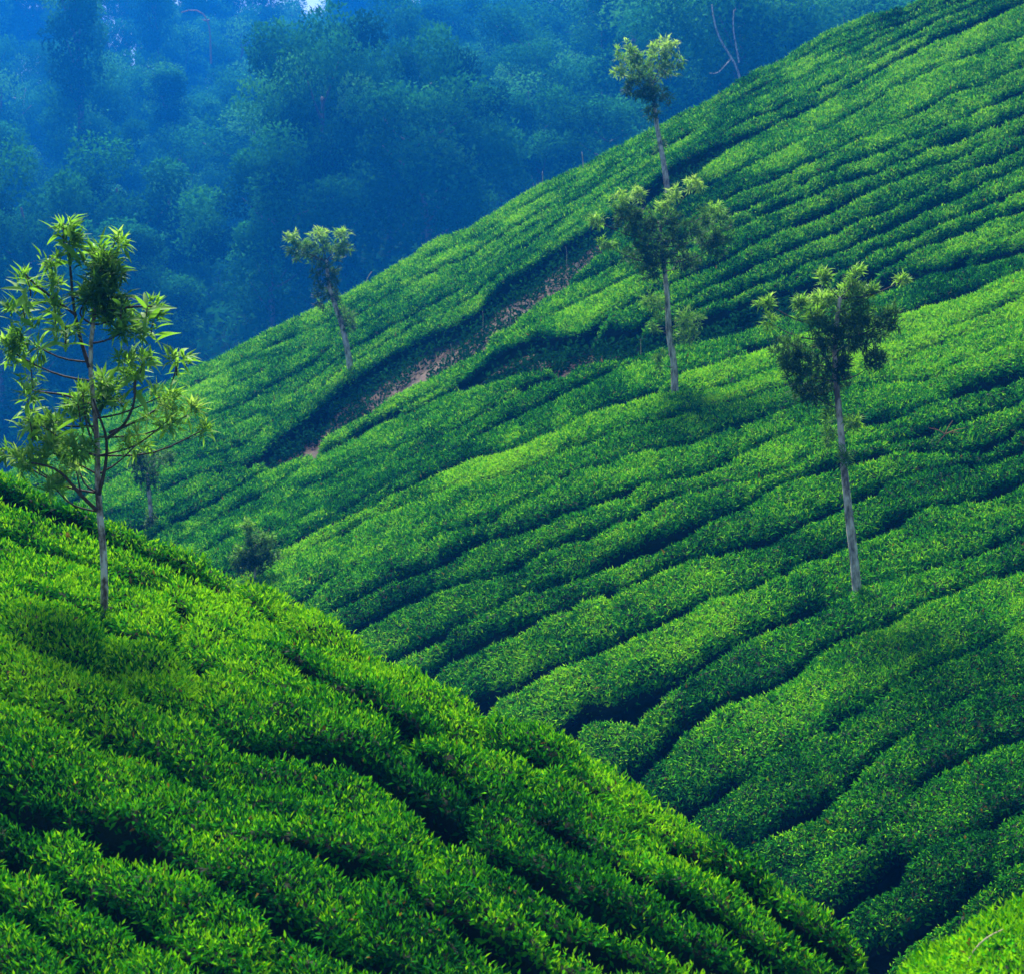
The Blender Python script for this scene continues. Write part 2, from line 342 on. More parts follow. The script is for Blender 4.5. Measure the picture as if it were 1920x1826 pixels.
B_LINES = [
    [(1600, 1890), (1640, 1860), (1752, 1800), (1850, 1740), (1925, 1690)],                                                       # 0
    [(1560, 1830), (1640, 1785, 1.5), (1700, 1755, 1.5), (1752, 1717, 1.6), (1793, 1690, 1.9), (1820, 1662, 1.9), (1860, 1641, 1.4), (1901, 1614), (1925, 1603)],
    [(1440, 1730), (1573, 1685), (1610, 1655, 1.3), (1644, 1622, 1.7), (1684, 1604, 1.8), (1711, 1590), (1752, 1573, .7), (1806, 1546), (1847, 1525), (1901, 1503, 1.2), (1920, 1497)],
    [(1400, 1650), (1460, 1627, .4), (1552, 1600, .4), (1590, 1573, .6), (1638, 1543), (1657, 1525), (1692, 1481), (1720, 1453, 1.3), (1756, 1429), (1814, 1402), (1874, 1380), (1920, 1367)],
    [(1340, 1590), (1400, 1562), (1441, 1546), (1500, 1508, 1.5), (1568, 1473, 1.7), (1597, 1442, 1.5), (1632, 1408, 1.4), (1660, 1383), (1698, 1364, .6), (1752, 1337), (1793, 1307, 1.4), (1860, 1283, 1.3), (1920, 1267)],
    [(1240, 1545), (1287, 1514, 1.2), (1333, 1485, 1.2), (1374, 1451, 1.2), (1415, 1432), (1468, 1397), (1508, 1375, 1.2), (1562, 1348, 1.2), (1617, 1315), (1671, 1286, .6), (1725, 1256, .7), (1779, 1229), (1833, 1204), (1874, 1185), (1920, 1161)],
    [(1140, 1485), (1182, 1447), (1225, 1409), (1252, 1379, 1.4), (1287, 1349), (1325, 1322), (1360, 1300), (1415, 1283, .8), (1454, 1267, 1.1), (1503, 1240), (1530, 1207), (1590, 1185, 1.5), (1657, 1170, 1.3),
     (1698, 1150), (1738, 1122, 1.3), (1779, 1110), (1847, 1080), (1920, 1055)],
    [(1000, 1400, 0), (1040, 1365, .2), (1073, 1342, 1), (1103, 1328, 1.5), (1157, 1327, 1.6), (1198, 1312, 1.9), (1238, 1290, 1.9), (1279, 1262, 1.4), (1306, 1247), (1347, 1219, 1.2), (1387, 1195), (1454, 1164), (1508, 1142, 1.1), (1573, 1118, .8),
     (1630, 1091), (1684, 1078, .7), (1752, 1056), (1793, 1040), (1847, 1024), (1915, 996)],
    [(840, 1345), (900, 1302), (981, 1276), (1008, 1257), (1068, 1233, .8), (1136, 1203, 1.1), (1171, 1184, 1.3), (1239, 1157, 1.3), (1293, 1130, 1.2), (1333, 1114), (1396, 1100), (1454, 1069), (1503, 1047, 1.1), (1563, 1028), (1595, 1010, 1.2),
     (1657, 983, 1.2), (1692, 969), (1760, 948, .4), (1850, 925, 1.2), (1920, 900, 1.3)],
    [(770, 1285), (812, 1257), (839, 1234), (874, 1222), (915, 1202), (976, 1176, 1.2), (1049, 1144, .4), (1090, 1126, .3), (1151, 1101, .4), (1205, 1076), (1243, 1057), (1313, 1036, .9), (1354, 1022), (1400, 1013), (1454, 1002), (1495, 982, .9),
     (1535, 961), (1579, 944), (1644, 912, 1.2), (1684, 896), (1738, 879, .8), (1790, 872), (1850, 866, 1), (1920, 838, 1)],
    [(700, 1240), (755, 1216, 1.2), (806, 1195, 1.4), (860, 1171, 1.2), (915, 1149, 1), (941, 1133), (988, 1106, .6), (1043, 1087), (1102, 1070, 1.2), (1137, 1048, 1.4), (1191, 1026, 1.7), (1240, 1016, 2), (1281, 993, 1.4), (1340, 967, 1.3), (1368, 949, 1.3),
     (1400, 938, 1.2), (1440, 916), (1508, 888, .8), (1573, 868), (1638, 852, 1.4), (1676, 842, 1.5), (1720, 836, .7), (1780, 838, .6), (1822, 840, 1.4), (1860, 834, 2.2), (1900, 814, 2.2), (1920, 801, 2)],
    [(610, 1205), (660, 1178, 1.2), (711, 1149, 1.4), (752, 1127, 1.2), (793, 1106, 1.2), (847, 1090), (900, 1074, 1.2), (948, 1064, 1.2), (983, 1048, 1.2), (1021, 1022), (1070, 1006, 1.2), (1124, 993), (1180, 968, .3), (1224, 944, 1.2), (1259, 935, 1.2), (1320, 915, .3), (1395, 898, .4),
     (1454, 883), (1495, 866), (1530, 854, .8), (1600, 836, .3), (1660, 825, .9), (1711, 812, 1.2), (1766, 794), (1820, 780), (1860, 767), (1920, 745)],
    [(560, 1175), (606, 1148), (644, 1127), (684, 1106), (739, 1081), (793, 1062), (833, 1046, 1.2), (887, 1014, .9), (926, 1000, .7), (988, 980), (1032, 965), (1064, 949), (1110, 935, .9), (1151, 922, 1), (1205, 911, .7), (1259, 898), (1302, 887), (1340, 872), (1395, 846, .8),
     (1435, 822), (1468, 811), (1530, 797, .5), (1617, 788, 1.2), (1671, 779, 1.3), (1725, 762, .6), (1766, 749, .8), (1806, 734, 1.5), (1860, 716, 1.8), (1920, 694, 1.8)],
    [(520, 1150), (560, 1125, 1.5), (584, 1104, 1.6), (611, 1078, 1.2), (657, 1060), (711, 1035, .9), (766, 1016), (806, 1003), (847, 986, .9), (901, 975, 1.6), (930, 968, 1.6), (950, 955, .8), (1000, 925, .4), (1040, 902, .3), (1075, 884, .6), (1151, 862, .5), (1251, 838, .8),
     (1300, 825, 1.1), (1340, 808, 1.2), (1400, 788, 1.1), (1454, 773), (1514, 748, 1.1), (1560, 732, .8), (1620, 722, .3), (1680, 712, .3), (1733, 713, .9), (1766, 698, 1.2), (1793, 684, .9), (1850, 664, .5), (1920, 636, .6)],
    [(440, 1105, 0), (500, 1064, 0), (560, 1034, 0), (617, 1006, .5), (680, 974, .2), (739, 946, .4), (793, 926, .6), (880, 907, .8), (921, 895, 1), (975, 878, 1.2), (1021, 857, 1.1), (1070, 838), (1110, 825, .8), (1164, 806, .8), (1219, 789, .7), (1273, 776, .7), (1313, 765, .6), (1400, 741, .4),
     (1450, 724, .6), (1550, 700, .5), (1671, 680, 1), (1698, 668, 1.3), (1738, 648, 1.2), (1779, 636, .8), (1806, 628, .4), (1860, 610, .5), (1920, 588, .6)],
    [(400, 1112), (454, 1073), (508, 1044), (563, 1011), (617, 984), (671, 961), (711, 939), (752, 917), (806, 892), (880, 854), (930, 842), (975, 832), (1029, 808), (1097, 779), (1151, 762), (1186, 749), (1240, 735), (1313, 727, .7), (1395, 710, .9), (1450, 690, .7), (1520, 668, .4),
     (1600, 650, .4), (1671, 640, .4), (1774, 612, .9), (1833, 590, 1.1), (1915, 552, 1)],
    [(454, 1076), (900, 850), (1000, 818), (1100, 778), (1180, 748, 1), (1250, 716, 1), (1300, 694, .9), (1400, 660, .6), (1500, 626, .5), (1600, 603, .5), (1700, 580, .4), (1785, 552, 1), (1847, 531, 1), (1920, 503, .8)],
    [(400, 1090), (470, 1046), (530, 1016), (584, 989), (644, 954), (725, 911, .7), (790, 875, .5), (860, 838, .5), (945, 787), (996, 762), (1042, 741), (1086, 719), (1124, 702), (1160, 688, .6), (1200, 674, .3), (1300, 660, .2)],
    [(360, 1090), (400, 1065), (440, 1040), (495, 1003), (527, 990, .7), (563, 968), (630, 930, .8), (671, 913, .5), (740, 870, .6), (810, 830, .6), (880, 789), (934, 760), (969, 743), (1010, 716, .9), (1060, 700, .5), (1120, 684, .2)],
    [(310, 1075), (350, 1050), (400, 1022), (435, 1000), (468, 987), (500, 960, .4), (553, 925, .7), (580, 903), (620, 890), (661, 863), (722, 842, .7), (790, 820), (858, 779), (926, 747), (980, 722), (1030, 700, .4), (1075, 688, .2)],
    [(290, 1045), (340, 1015), (390, 983, 1.2), (431, 953, 1.2), (485, 926), (526, 904), (600, 852, .7), (655, 825), (722, 787), (790, 760), (844, 731), (880, 725), (930, 711), (1003, 694), (1050, 684), (1128, 676), (1200, 660), (1260, 650), (1332, 634),
     (1416, 610), (1481, 589), (1508, 580), (1671, 544), (1752, 515), (1793, 497), (1850, 482, .8), (1915, 462, 1)],                 # 20 lower edge of 2nd path
    [(220, 1045), (270, 1015), (312, 988, 1.2), (377, 953, 1.2), (417, 928), (471, 899), (499, 880), (560, 858, .3), (640, 826, .2), (744, 768), (804, 739), (850, 712), (880, 702), (898, 690), (930, 667), (960, 647), (1008, 628), (1044, 629), (1128, 614), (1200, 618), (1270, 609), (1329, 592),
     (1404, 560), (1481, 535), (1563, 528), (1630, 520), (1698, 508), (1779, 492), (1850, 478), (1915, 458)],                         # 21 upper edge of 2nd path
    [(1500, 590), (1600, 550), (1700, 520), (1779, 492), (1822, 466), (1860, 452), (1888, 438), (1915, 430)],
    [(1500, 555), (1644, 504), (1698, 477), (1725, 462), (1806, 429), (1860, 407), (1915, 388)],
    [(1300, 620), (1400, 572), (1552, 515), (1603, 496), (1644, 467), (1684, 452), (1738, 431), (1779, 412), (1833, 389), (1874, 372), (1920, 352)],
    [(1200, 630), (1300, 582), (1400, 541), (1450, 521), (1522, 490), (1563, 477), (1630, 444, 1.1), (1671, 425), (1698, 412), (1738, 390), (1793, 367), (1847, 341), (1915, 314)],
    [(1100, 660), (1200, 606), (1240, 587), (1300, 555), (1366, 519, 1.2), (1400, 498, 1.4), (1454, 477, 1.2), (1489, 466), (1549, 441), (1590, 423, 1.1), (1630, 404, 1.2), (1679, 387, 1.1), (1725, 366), (1760, 344), (1806, 320), (1860, 301), (1915, 276)],
    [(1000, 665), (1100, 612), (1200, 560), (1300, 508), (1400, 460), (1449, 436), (1495, 417, 1.2), (1530, 403, 1.7), (1590, 375, 1.5), (1640, 352, .8), (1700, 330, .6), (1760, 306), (1840, 272), (1920, 240)],
    [(1000, 607), (1100, 556), (1200, 507), (1300, 460), (1400, 412), (1500, 370, .8), (1563, 345, 1.1), (1600, 333), (1644, 320), (1684, 303, .8), (1752, 273), (1806, 254), (1860, 233), (1915, 210)],
    [(1000, 570), (1100, 520), (1200, 472), (1300, 428), (1400, 385), (1468, 357), (1522, 329), (1563, 314), (1600, 301), (1644, 284), (1684, 268), (1738, 246), (1779, 229), (1833, 205, .8), (1920, 166)],
    [(1100, 485), (1200, 440), (1300, 395), (1400, 350), (1454, 330), (1508, 305), (1617, 257, .8), (1671, 231, .7), (1698, 219), (1738, 198), (1774, 179, 1.2), (1800, 166), (1847, 158), (1874, 142), (1920, 122)],
    [(1200, 400), (1300, 354), (1400, 308), (1495, 263), (1563, 230, .9), (1603, 206), (1644, 184), (1671, 164, .7), (1711, 150), (1738, 135, .8), (1779, 115, .6), (1820, 98), (1920, 62)],
    [(100, 1019, .3), (150, 994, .3), (200, 968, .3), (260, 938, .3), (330, 904, .3), (390, 882, .3), (460, 864, .4), (485, 862, .7), (500, 864), (534, 860), (580, 842), (620, 812), (655, 790), (695, 774), (750, 732), (817, 700), (847, 684), (898, 652), (926, 624), (961, 608), (982, 587), (1047, 543), (1075, 516), (1110, 490), (1125, 465),
     (1160, 430), (1204, 388), (1285, 346), (1326, 304), (1366, 277), (1399, 258), (1440, 238, .8), (1476, 222, .8), (1535, 195), (1576, 173), (1617, 152), (1644, 133, 1.2), (1684, 108, 1.2), (1717, 95), (1757, 70), (1820, 48), (1920, 2)],   # 32 lower edge of path
    [(100, 1018, .3), (150, 993, .3), (200, 967, .3), (260, 937, .3), (330, 903, .3), (390, 881, .3), (460, 862, .5), (480, 852), (504, 826), (550, 802), (593, 772), (620, 740), (641, 718), (695, 687), (736, 660), (804, 624), (858, 604), (898, 578), (917, 554), (966, 519), (1004, 495), (1034, 470),
     (1075, 446), (1110, 420), (1160, 390), (1204, 357), (1244, 324), (1326, 281), (1393, 251), (1440, 233), (1476, 218), (1535, 191), (1576, 170), (1617, 149), (1644, 130), (1684, 105), (1717, 92), (1757, 67), (1820, 45), (1920, -1)],        # 33 upper edge of path
]
HED_A, HED_B = 0.72, 0.72       # hedge height

def line_stack(lines, xs, seed, amp, caps=(), wmin=0.0):
    Ls = [Line(l, seed + i * 3, amp) for i, l in enumerate(lines)]
    for l in Ls: l.wmin = wmin
    Y = [Ls[0].y(xs)]
    for i, l in enumerate(Ls[1:], 1):
        y = l.y(xs)
        for (a, b, c) in caps:               # lines a..b never rise above line c
            if a <= i <= b: y = np.maximum(y, Ls[c].y(xs) + .35 * (c - i))
        Y.append(np.minimum(y, Y[-1] - 0.3))
    return np.array(Y), np.array([l.w(xs) for l in Ls])

# profile across a hedge, 0 lower edge .. 1 upper edge : height relative to the clipped top
# (the leafy table overhangs the bare stems, so the foot is set back)
Q = np.array([.13, .12, .05, .004, .0, .03, .10, .22, .38, .54, .68, .80, .90, .965, 1.0, .998, .95, .88, .87])
H = np.array([-1., -.60, -.47, -.36, -.27, -.17, -.10, -.055, -.02, .0, .025, .035, .02, -.04, -.14, -.26, -.42, -.6, -1.])
LOW, HIGH = 2, len(Q) - 3          # leaves grow between these profile points

def leaves_on(P, d_ref, seed, per_m2, leaf_len, four, tint_shift, bush_tint):
    """scatter tea leaves over a hedge surface grid P (nx, k, 3)"""
    a, b, c, e = P[:-1, :-1], P[1:, :-1], P[1:, 1:], P[:-1, 1:]
    N = np.cross(b - a, e - a) + np.cross(c - e, c - b)
    area = np.linalg.norm(N, axis=-1) * .5
    N = nrm(N)
    cen = (a + b + c + e) / 4
    N = np.where((N[..., 2:3] < 0) & (np.abs(N[..., 2:3]) > .9), -N, N)
    px, py, d = proj(cen)
    vis = (px > -130) & (px < 2050) & (py > -130) & (py < 1960)
    facing = -(N * nrm(cen)).sum(-1)
    wgt = area * vis * np.where(facing > -.05, 1.0, .35)
    hrel = np.arange(P.shape[1] - 1)
    wgt = wgt * np.where((hrel < LOW) | (hrel >= HIGH), 0.0, np.where((hrel < LOW + 2) | (hrel >= HIGH - 1), .22 if d_ref < 16 else .10, 1.0))[None, :]
    n = int(wgt.sum() * per_m2)
    if n < 5: return None
    r = np.random.default_rng(seed)
    idx = r.choice(wgt.size, n, p=(wgt / wgt.sum()).ravel())
    u, v = r.random((2, n, 1))
    A, B, C, E, NN = [q.reshape(-1, 3)[idx] for q in (a, b, c, e, N)]
    pos = (A * (1 - u) + B * u) * (1 - v) + (E * (1 - u) + C * u) * v
    col_i = (idx % (P.shape[1] - 1)); up_face = NN[:, 2].clip(0, 1)
    shoot = r.random(n) < .44 * up_face * np.where((col_i > 5) & (col_i < 13), 1, .25)
    rv = nrm(r.normal(size=(n, 3)))
    up = 1.0 if d_ref < 16 else .42           # far rows are clipped to a flat table
    T = nrm(rv * .9 + NN * np.where(shoot, 1.1 * up, .28 * up)[:, None] + np.array([0, 0, 1.]) * np.where(shoot, .8 * up, .1)[:, None])
    NL = nrm(NN + r.normal(size=(n, 3)) * .42 + np.array([0, 0, .4]))
    dist = proj(pos)[2]
    L = leaf_len(dist) * r.uniform(.5, 1.4, n) * np.where(shoot, .82, 1.05)
    W = L * r.uniform(.34, .46, n) * np.where(shoot, .78, 1.05)
    pos = pos + NN * (r.uniform(-.035, .02, n) + np.where(shoot, .018 + .03 * r.random(n) ** 3, 0))[:, None] * np.clip(L / .09, .8, 2.5)[:, None]
    patch = vnoise(pos / np.array([.9, .9, .6]), 5) * .5 + vnoise(pos / 2.6, 9) * .6 + vnoise(pos / .32, 11) * .42 + vnoise(pos / .13, 12) * .30
    tint = .40 + .38 * patch + np.where(shoot, .34, 0) + r.normal(size=n) * .15 + tint_shift + bush_tint[idx // (P.shape[1] - 1)]
    tint = np.clip(tint, 0.0, .965)
    tint[r.random(n) < .006] = 1.0
    return leaf_arrays(pos, T, NL, L, W, tint, False, single=not four)

def leaf_len_of(d):
    return np.interp(d, [8, 13, 20, 32, 45, 70], [.043, .046, .060, .076, .092, .116])
def density_of(d):
    return np.interp(d, [8, 13, 20, 32, 45, 70], [6400, 5600, 2900, 2300, 1950, 1300])

def hedge_row(field, xs, yl, yu, wl, wu, hed, seed, label, group, gap_m, tint_shift=0.0, name="tea_hedge_row", lump=1.0, end_m=.5):
    d_mid = float(np.median(field(xs, (yl + yu) / 2)))
    PL, PU = unp(xs, yl, field(xs, yl)), unp(xs, yu, field(xs, yu))
    Wm = np.linalg.norm(PU - PL, axis=1)
    gap_m = gap_m * float(np.interp(d_mid, [15, 24, 33, 42, 65], [1.0, .78, 1.0, 1.3, 1.6]))
    sl = np.clip(gap_m * .5 * wl / Wm, .004, .33); su = 1 - np.clip(gap_m * .5 * wu / Wm, .004, .33)
    s = sl[:, None] + (su - sl)[:, None] * Q[None]
    yy = yl[:, None] + (yu - yl)[:, None] * s
    xx = np.repeat(xs[:, None], len(Q), 1)
    P = unp(xx, yy, field(xx, yy))
    size = np.clip(Wm / .8, .25, 1.15)[:, None]
    ol = np.clip(.10 + .9 * wl, .10, 1)[:, None]; ou = np.clip(.10 + .9 * wu, .10, 1)[:, None]
    open_ = np.where(np.arange(len(Q))[None] < 9, ol, ou)
    flat = .5 if d_mid < 16 else (1.0 if d_mid < 26 else .8)
    h = np.where(np.abs(H[None]) < .3, H[None] * flat, H[None]) * hed * np.where(np.abs(H[None]) > .45, np.maximum(open_, .35), open_ * size)
    # ends of the row round off to the ground
    m = np.arange(len(xs)); run = np.linalg.norm(np.diff(P[:, 9], axis=0), axis=1); cum = np.concatenate([[0], np.cumsum(run)])
    end = np.minimum(cum, cum[-1] - cum)
    h = h - (hed * .8 * np.clip(1 - end / end_m, 0, 1) ** 2)[:, None] * (np.abs(H[None]) < .45)
    # single bushes along the row: uneven height, a crack where two meet
    gb = np.random.default_rng(seed + 17)
    edges = np.cumsum(gb.uniform(.7, 1.9, int(cum[-1] / .65) + 4)) - .5
    bid = np.searchsorted(edges, cum)
    hb = gb.normal(size=len(edges) + 2) * .028; tb = gb.normal(size=len(edges) + 2) * .07
    near = np.abs(cum[:, None] - edges[None]).min(1)
    deep = gb.random(len(edges)) ** 2; deep = deep[np.abs(cum[:, None] - edges[None]).argmin(1)]
    crack = np.exp(-(near / .085) ** 2) * deep * .15
    bush_tint = tb[bid]; fine = .06 if d_mid < 16 else .025
    soft = np.convolve(np.pad(hb[bid], 3, mode='edge'), np.ones(7) / 7, 'valid')
    h = h + lump * (soft - crack)[:, None] * (np.abs(H[None]) < .45)
    bump = vnoise(P / np.array([.55, .55, .5]), 21) * .045 + vnoise(P / .24, 22) * fine + vnoise(P / 1.5, 23) * (.05 if d_mid < 16 else .03)
    h = h + lump * bump * np.clip(1 - np.abs(H[None]) * 1.3, .1, 1)
    P = P.copy(); P[..., 2] += h
    side = vnoise(P / .4, 31) * .04 * (np.abs(H[None]) > .12)
    P[..., 1] += side
    root = empty(name, tuple(float(v) for v in P[len(xs) // 2, 0]))
    off = np.array(root.location)
    nx, k = P.shape[:2]
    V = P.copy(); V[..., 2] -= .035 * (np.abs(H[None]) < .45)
    ii = np.arange(nx - 1)[:, None] * k + np.arange(k - 1)[None]
    F = np.stack([ii, ii + k, ii + k + 1, ii + 1], -1).reshape(-1, 4)
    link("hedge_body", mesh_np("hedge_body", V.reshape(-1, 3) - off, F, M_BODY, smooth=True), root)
    arr = leaves_on(P, d_mid, seed, float(density_of(d_mid)), leaf_len_of, d_mid < 25, tint_shift, bush_tint)
    if arr is not None:
        V, F, t = arr
        lv = link("leaves", mesh_np("leaves", V - off, F, M_TEA, {"tint": ('FACE', t)}), root)
        lv["kind"] = "stuff"
    tag(root, label, "tea hedge", group)
    return root

def rows_between(field, lines, x0, x1, step, seed, amp, valid, labels, group, hed, gap_m, skip=(), tints=None, minw=.16, caps=(), extra={}, wmin=0.0):
    xs = np.arange(x0, x1 + .1, step, dtype=float)
    Y, Wg = line_stack(lines, xs, seed, amp, caps, wmin)
    made = []
    for k in range(len(lines) - 1):
        yl, yu = Y[k], Y[k + 1]
        d = field(xs, (yl + yu) / 2)
        ok = ((yl - yu) > minw * FPX / d) & valid(xs, yl, yu)
        for (kk, xa, xb) in skip:
            if kk == k: ok &= ~((xs > xa) & (xs < xb))
        runs, s0 = [], None
        for i, o in enumerate(np.append(ok, False)):
            if o and s0 is None: s0 = i
            if not o and s0 is not None:
                if i - s0 >= 9: runs.append((s0, i))
                s0 = None
        runs.sort(key=lambda r: r[0] - r[1])
        for q, (a, b) in enumerate(runs):
            sl = slice(a, b)
            lab = labels[k] if q == 0 else extra.get((k, q))
            if lab is None: print("EXTRA", k, q, xs[a], yl[a], xs[b - 1], yu[b - 1]); lab = "short piece of tea hedge row number %d %d" % (k, q)
            made.append(hedge_row(field, xs[sl], yl[sl], yu[sl], Wg[k][sl], Wg[k + 1][sl], hed, seed * 100 + k + 1000 * q, lab, group, gap_m,
                                  tint_shift=(tints[k] if tints else 0.0)))
    return made

# ------------------------------------------------------------------ ground sheets
def ground_sheet(name, field, xs, ytop, ybot, ny, drop, back, mat):
    """the soil under the hedges, with the back of the hill behind its crest"""
    rows = []
    for (by, bz) in reversed(back):
        p = unp(xs, ytop, field(xs, ytop)); p[:, 2] += bz - drop; p[:, 1] += by
        rows.append(p)
    for t in np.linspace(0, 1, ny):
        y = ytop + (ybot - ytop) * t
        p = unp(xs, y, field(xs, y)); p[:, 2] -= drop
        p[:, 2] += .05 * vnoise(p / .6, 41) + .03 * vnoise(p / .2, 42)
        rows.append(p)
    P = np.array(rows); a, b = P.shape[:2]
    ii = np.arange(a - 1)[:, None] * b + np.arange(b - 1)[None]
    F = np.stack([ii, ii + b, ii + b + 1, ii + 1], -1).reshape(-1, 4)
    o = link(name, mesh_np(name, P.reshape(-1, 3), F, mat, smooth=True))
    tag(o, kind="structure")
    return o
rl, skl = Line(RIDGE, 1, 0), Line(SKYLINE, 2, 0)
xs = np.linspace(-250, 1690, 120)
ground_sheet("near_hill_ground", A_F, xs, rl.y(xs), np.maximum(rl.y(xs) + 300, 2150), 60, HED_A,
             [(.5, -.1), (1.5, -.7), (3.5, -2.2), (7, -5)], M_EARTH)
xs = np.linspace(-130, 2050, 220)
ground_sheet("tea_hill_ground", B_F, xs, skl.y(xs), np.minimum(rl.y(xs) + 120, 1900), 200, HED_B,
             [(1, -.2), (3, -1.4), (8, -5.5), (16, -12)], M_EARTH)

# ------------------------------------------------------------------ forest hillside (one sheet that runs to the horizon)
FS = 2.0                            # the forest slope starts about 160 m away
def forest_z(x, y):
    x = np.asarray(x, float) / FS; y = np.asarray(y, float) / FS
    rise = np.where(y < 215, .22 * (y - 85), .22 * 130 - .10 * (y - 215))
    rise = np.maximum(rise, -14 + 0 * y)
    z = -5.0 + rise + .30 * np.clip(x + 18, -6, 45) + 1.2 * vnoise(np.stack([x / 14, y / 14, 0 * x], -1), 61)
    return FS * np.maximum(z, -16)
gx = np.concatenate([np.linspace(-900, -270, 8), np.linspace(-260, 260, 80), np.linspace(270, 900, 8)])
gy = np.concatenate([np.linspace(-60, 66, 8), np.linspace(72, 560, 80), np.linspace(600, 1300, 8)])
GX, GY = np.meshgrid(gx, gy)
GZ = forest_z(GX, GY)
GZ = np.where(GY < 90, -32, GZ)
P = np.stack([GX, GY, GZ], -1); a, b = P.shape[:2]
ii = np.arange(a - 1)[:, None] * b + np.arange(b - 1)[None]
F = np.stack([ii, ii + 1, ii + b + 1, ii + b], -1).reshape(-1, 4)
tag(link("terrain", mesh_np("terrain", P.reshape(-1, 3), F, M_FOREST_SOIL, smooth=True)), kind="structure")

# ------------------------------------------------------------------ tea rows
A_LABELS = [
    "dark tea hedge row cut off by the bottom left corner of the picture",
    "yellow-green tea hedge row just above the dark bottom left corner row",
    "tea hedge row on the near hill, third up from the bottom left corner",
    "tea hedge row on the near hill ending at the wide dark gap at bottom centre",
    "tea hedge row on the near hill, fifth up from the bottom left corner",
    "broad tea hedge row with bright yellow-green tips in the middle of the near hill",
    "tea hedge row on the near hill, just below the row at the left tree's foot",
    "tea hedge row on the near hill that holds the foot of the left tree",
    "tea hedge row on the near hill, second below the crest",
    "bright tea hedge row forming the crest of the near hill against the valley"]
A_TINT = [-.06, .18, .02, .08, .12, .20, .08, .12, .10, .22]
rows_between(A_F, A_LINES, -140, 1690, 9, 11, 2.2, lambda x, yl, yu: (yu < 1900), A_LABELS, "tea hedge rows on the near hill", HED_A, .22, tints=A_TINT, minw=.075)

B_LABELS = [
    "lowest tea hedge row in the valley, just behind the bright corner bush",
    "dark tea hedge row in the valley, second from the bottom right",
    "tea hedge row with a dark twiggy gap below it, third from the bottom right",
    "tea hedge row on the right slope, fourth up from the valley bottom",
    "tea hedge row on the right slope, fifth up from the valley bottom",
    "smooth bright-backed tea hedge row on the right slope, sixth up from the valley bottom",
    "tea hedge row whose lower end widens at the valley, seventh up the right slope",
    "tea hedge row at the foot of the tall slim right tree",
    "tea hedge row just above the foot of the tall slim right tree",
    "tea hedge row on the right slope, second above the slim tree's foot",
    "tea hedge row on the right slope above the longest dark gap",
    "tea hedge row on the right slope, fourth below the bright crest",
    "tea hedge row on the right slope, third below the bright crest",
    "tea hedge row on the right slope, second below the bright crest",
    "bright yellow-green tea hedge row on the right slope's crest, reaching the small bush",
    "short tea hedge row just right of the centre tree's foot",
    "tea hedge row just behind the crest, left of the centre tree's foot",
    "tea hedge row in the middle hollow, second behind the crest",
    "tea hedge row in the middle hollow, third behind the crest",
    "tea hedge row in the middle hollow below the short upper path's tip",
    "narrow tea hedge row between the two dirt paths in the middle hollow",
    "tea hedge row overhanging the short upper dirt path",
    "short tea hedge row at the right edge, just above the short upper path's end",
    "tea hedge row on the upper slope, second above the short upper path",
    "tea hedge row on the upper slope, third above the short upper path",
    "tea hedge row on the upper slope, fourth above the short upper path",
    "tea hedge row on the upper slope behind the centre tree's crown",
    "tea hedge row on the upper slope, sixth above the short upper path",
    "tea hedge row on the upper slope, seventh above the short upper path",
    "tea hedge row on the upper slope, third below the long path's top end",
    "tea hedge row on the upper slope, second below the long path's top end",
    "tea hedge row lying along the lower edge of the long dirt path",
    "tea hedge row filling the gap above the long dirt path's end",
]
F_LABELS = [
    "tea hedge row overhanging the upper edge of the long dirt path",
    "tea hedge row on the far shoulder at the left far tree's foot",
    "tea hedge row on the far shoulder, third above the long dirt path",
    "tea hedge row on the far shoulder, fourth above the long dirt path",
    "tea hedge row on the far shoulder, second below the skyline",
    "tea hedge row on the far shoulder's skyline against the blue forest",
]
B_TINT = [-.02, -.10, -.07, -.03, .0, .05, .0, .05, -.02, .0, .04, -.02, .03, .04, .36, .26, -.14, -.14, -.12, -.08, .06, -.04, .10, .04, .0, -.03, -.04, -.02, .02, .0, .02, .06, 0, .0, -.03, -.02, -.03, .0, .03]  # leaf tint per row; crest lightened, hollow darkened to paint in light and shade
sk = Line(SKYLINE, 2, .4)
up = Line(B_LINES[-1], 3, 0)
fx = np.arange(-110, 2040, 20.0)
NF = 6
flines = []
for i in range(1, NF + 1):
    t = i / NF
    yy = up.y(fx) * (1 - t) + sk.y(fx) * t
    if 0 < i < NF:
        yy = yy + 6 * n1(fx / 130.0, 700 + i)
    ww = np.clip(.75 + .5 * n1(fx / 90.0, 800 + i), .15, 1.4)
    flines.append([(float(a), float(b), float(c)) for a, b, c in zip(fx, yy, ww)])
ridge_y = lambda x: rl.y(x)
rows_between(B_F, B_LINES + flines, -110, 2010, 7, 23, .6,
             lambda x, yl, yu: ((yl + yu) / 2 < np.where(x < 1640, ridge_y(x) + 70, 1900)) & (yl > -60) & (x < 2005),
             B_LABELS + F_LABELS, "tea hedge rows on the far hillside", HED_B, .50,
             skip=[(20, 868, 1810), (32, 478, 1425)], tints=B_TINT, minw=.12, caps=[(15, 19, 20), (22, 31, 32)], wmin=.55,
             extra={(16, 1): "short tea hedge piece beside the small shrub, behind the crest",
                    (20, 1): "narrow tea hedge piece left of the short upper path's tip",
                    (22, 1): "short tea hedge row low in the left hollow behind the left tree's trunk",
                    (27, 1): "tea hedge row in the left hollow just below the long path's lower end",
                    (28, 1): "tea hedge row in the left hollow leading up to the long path's lower end"})

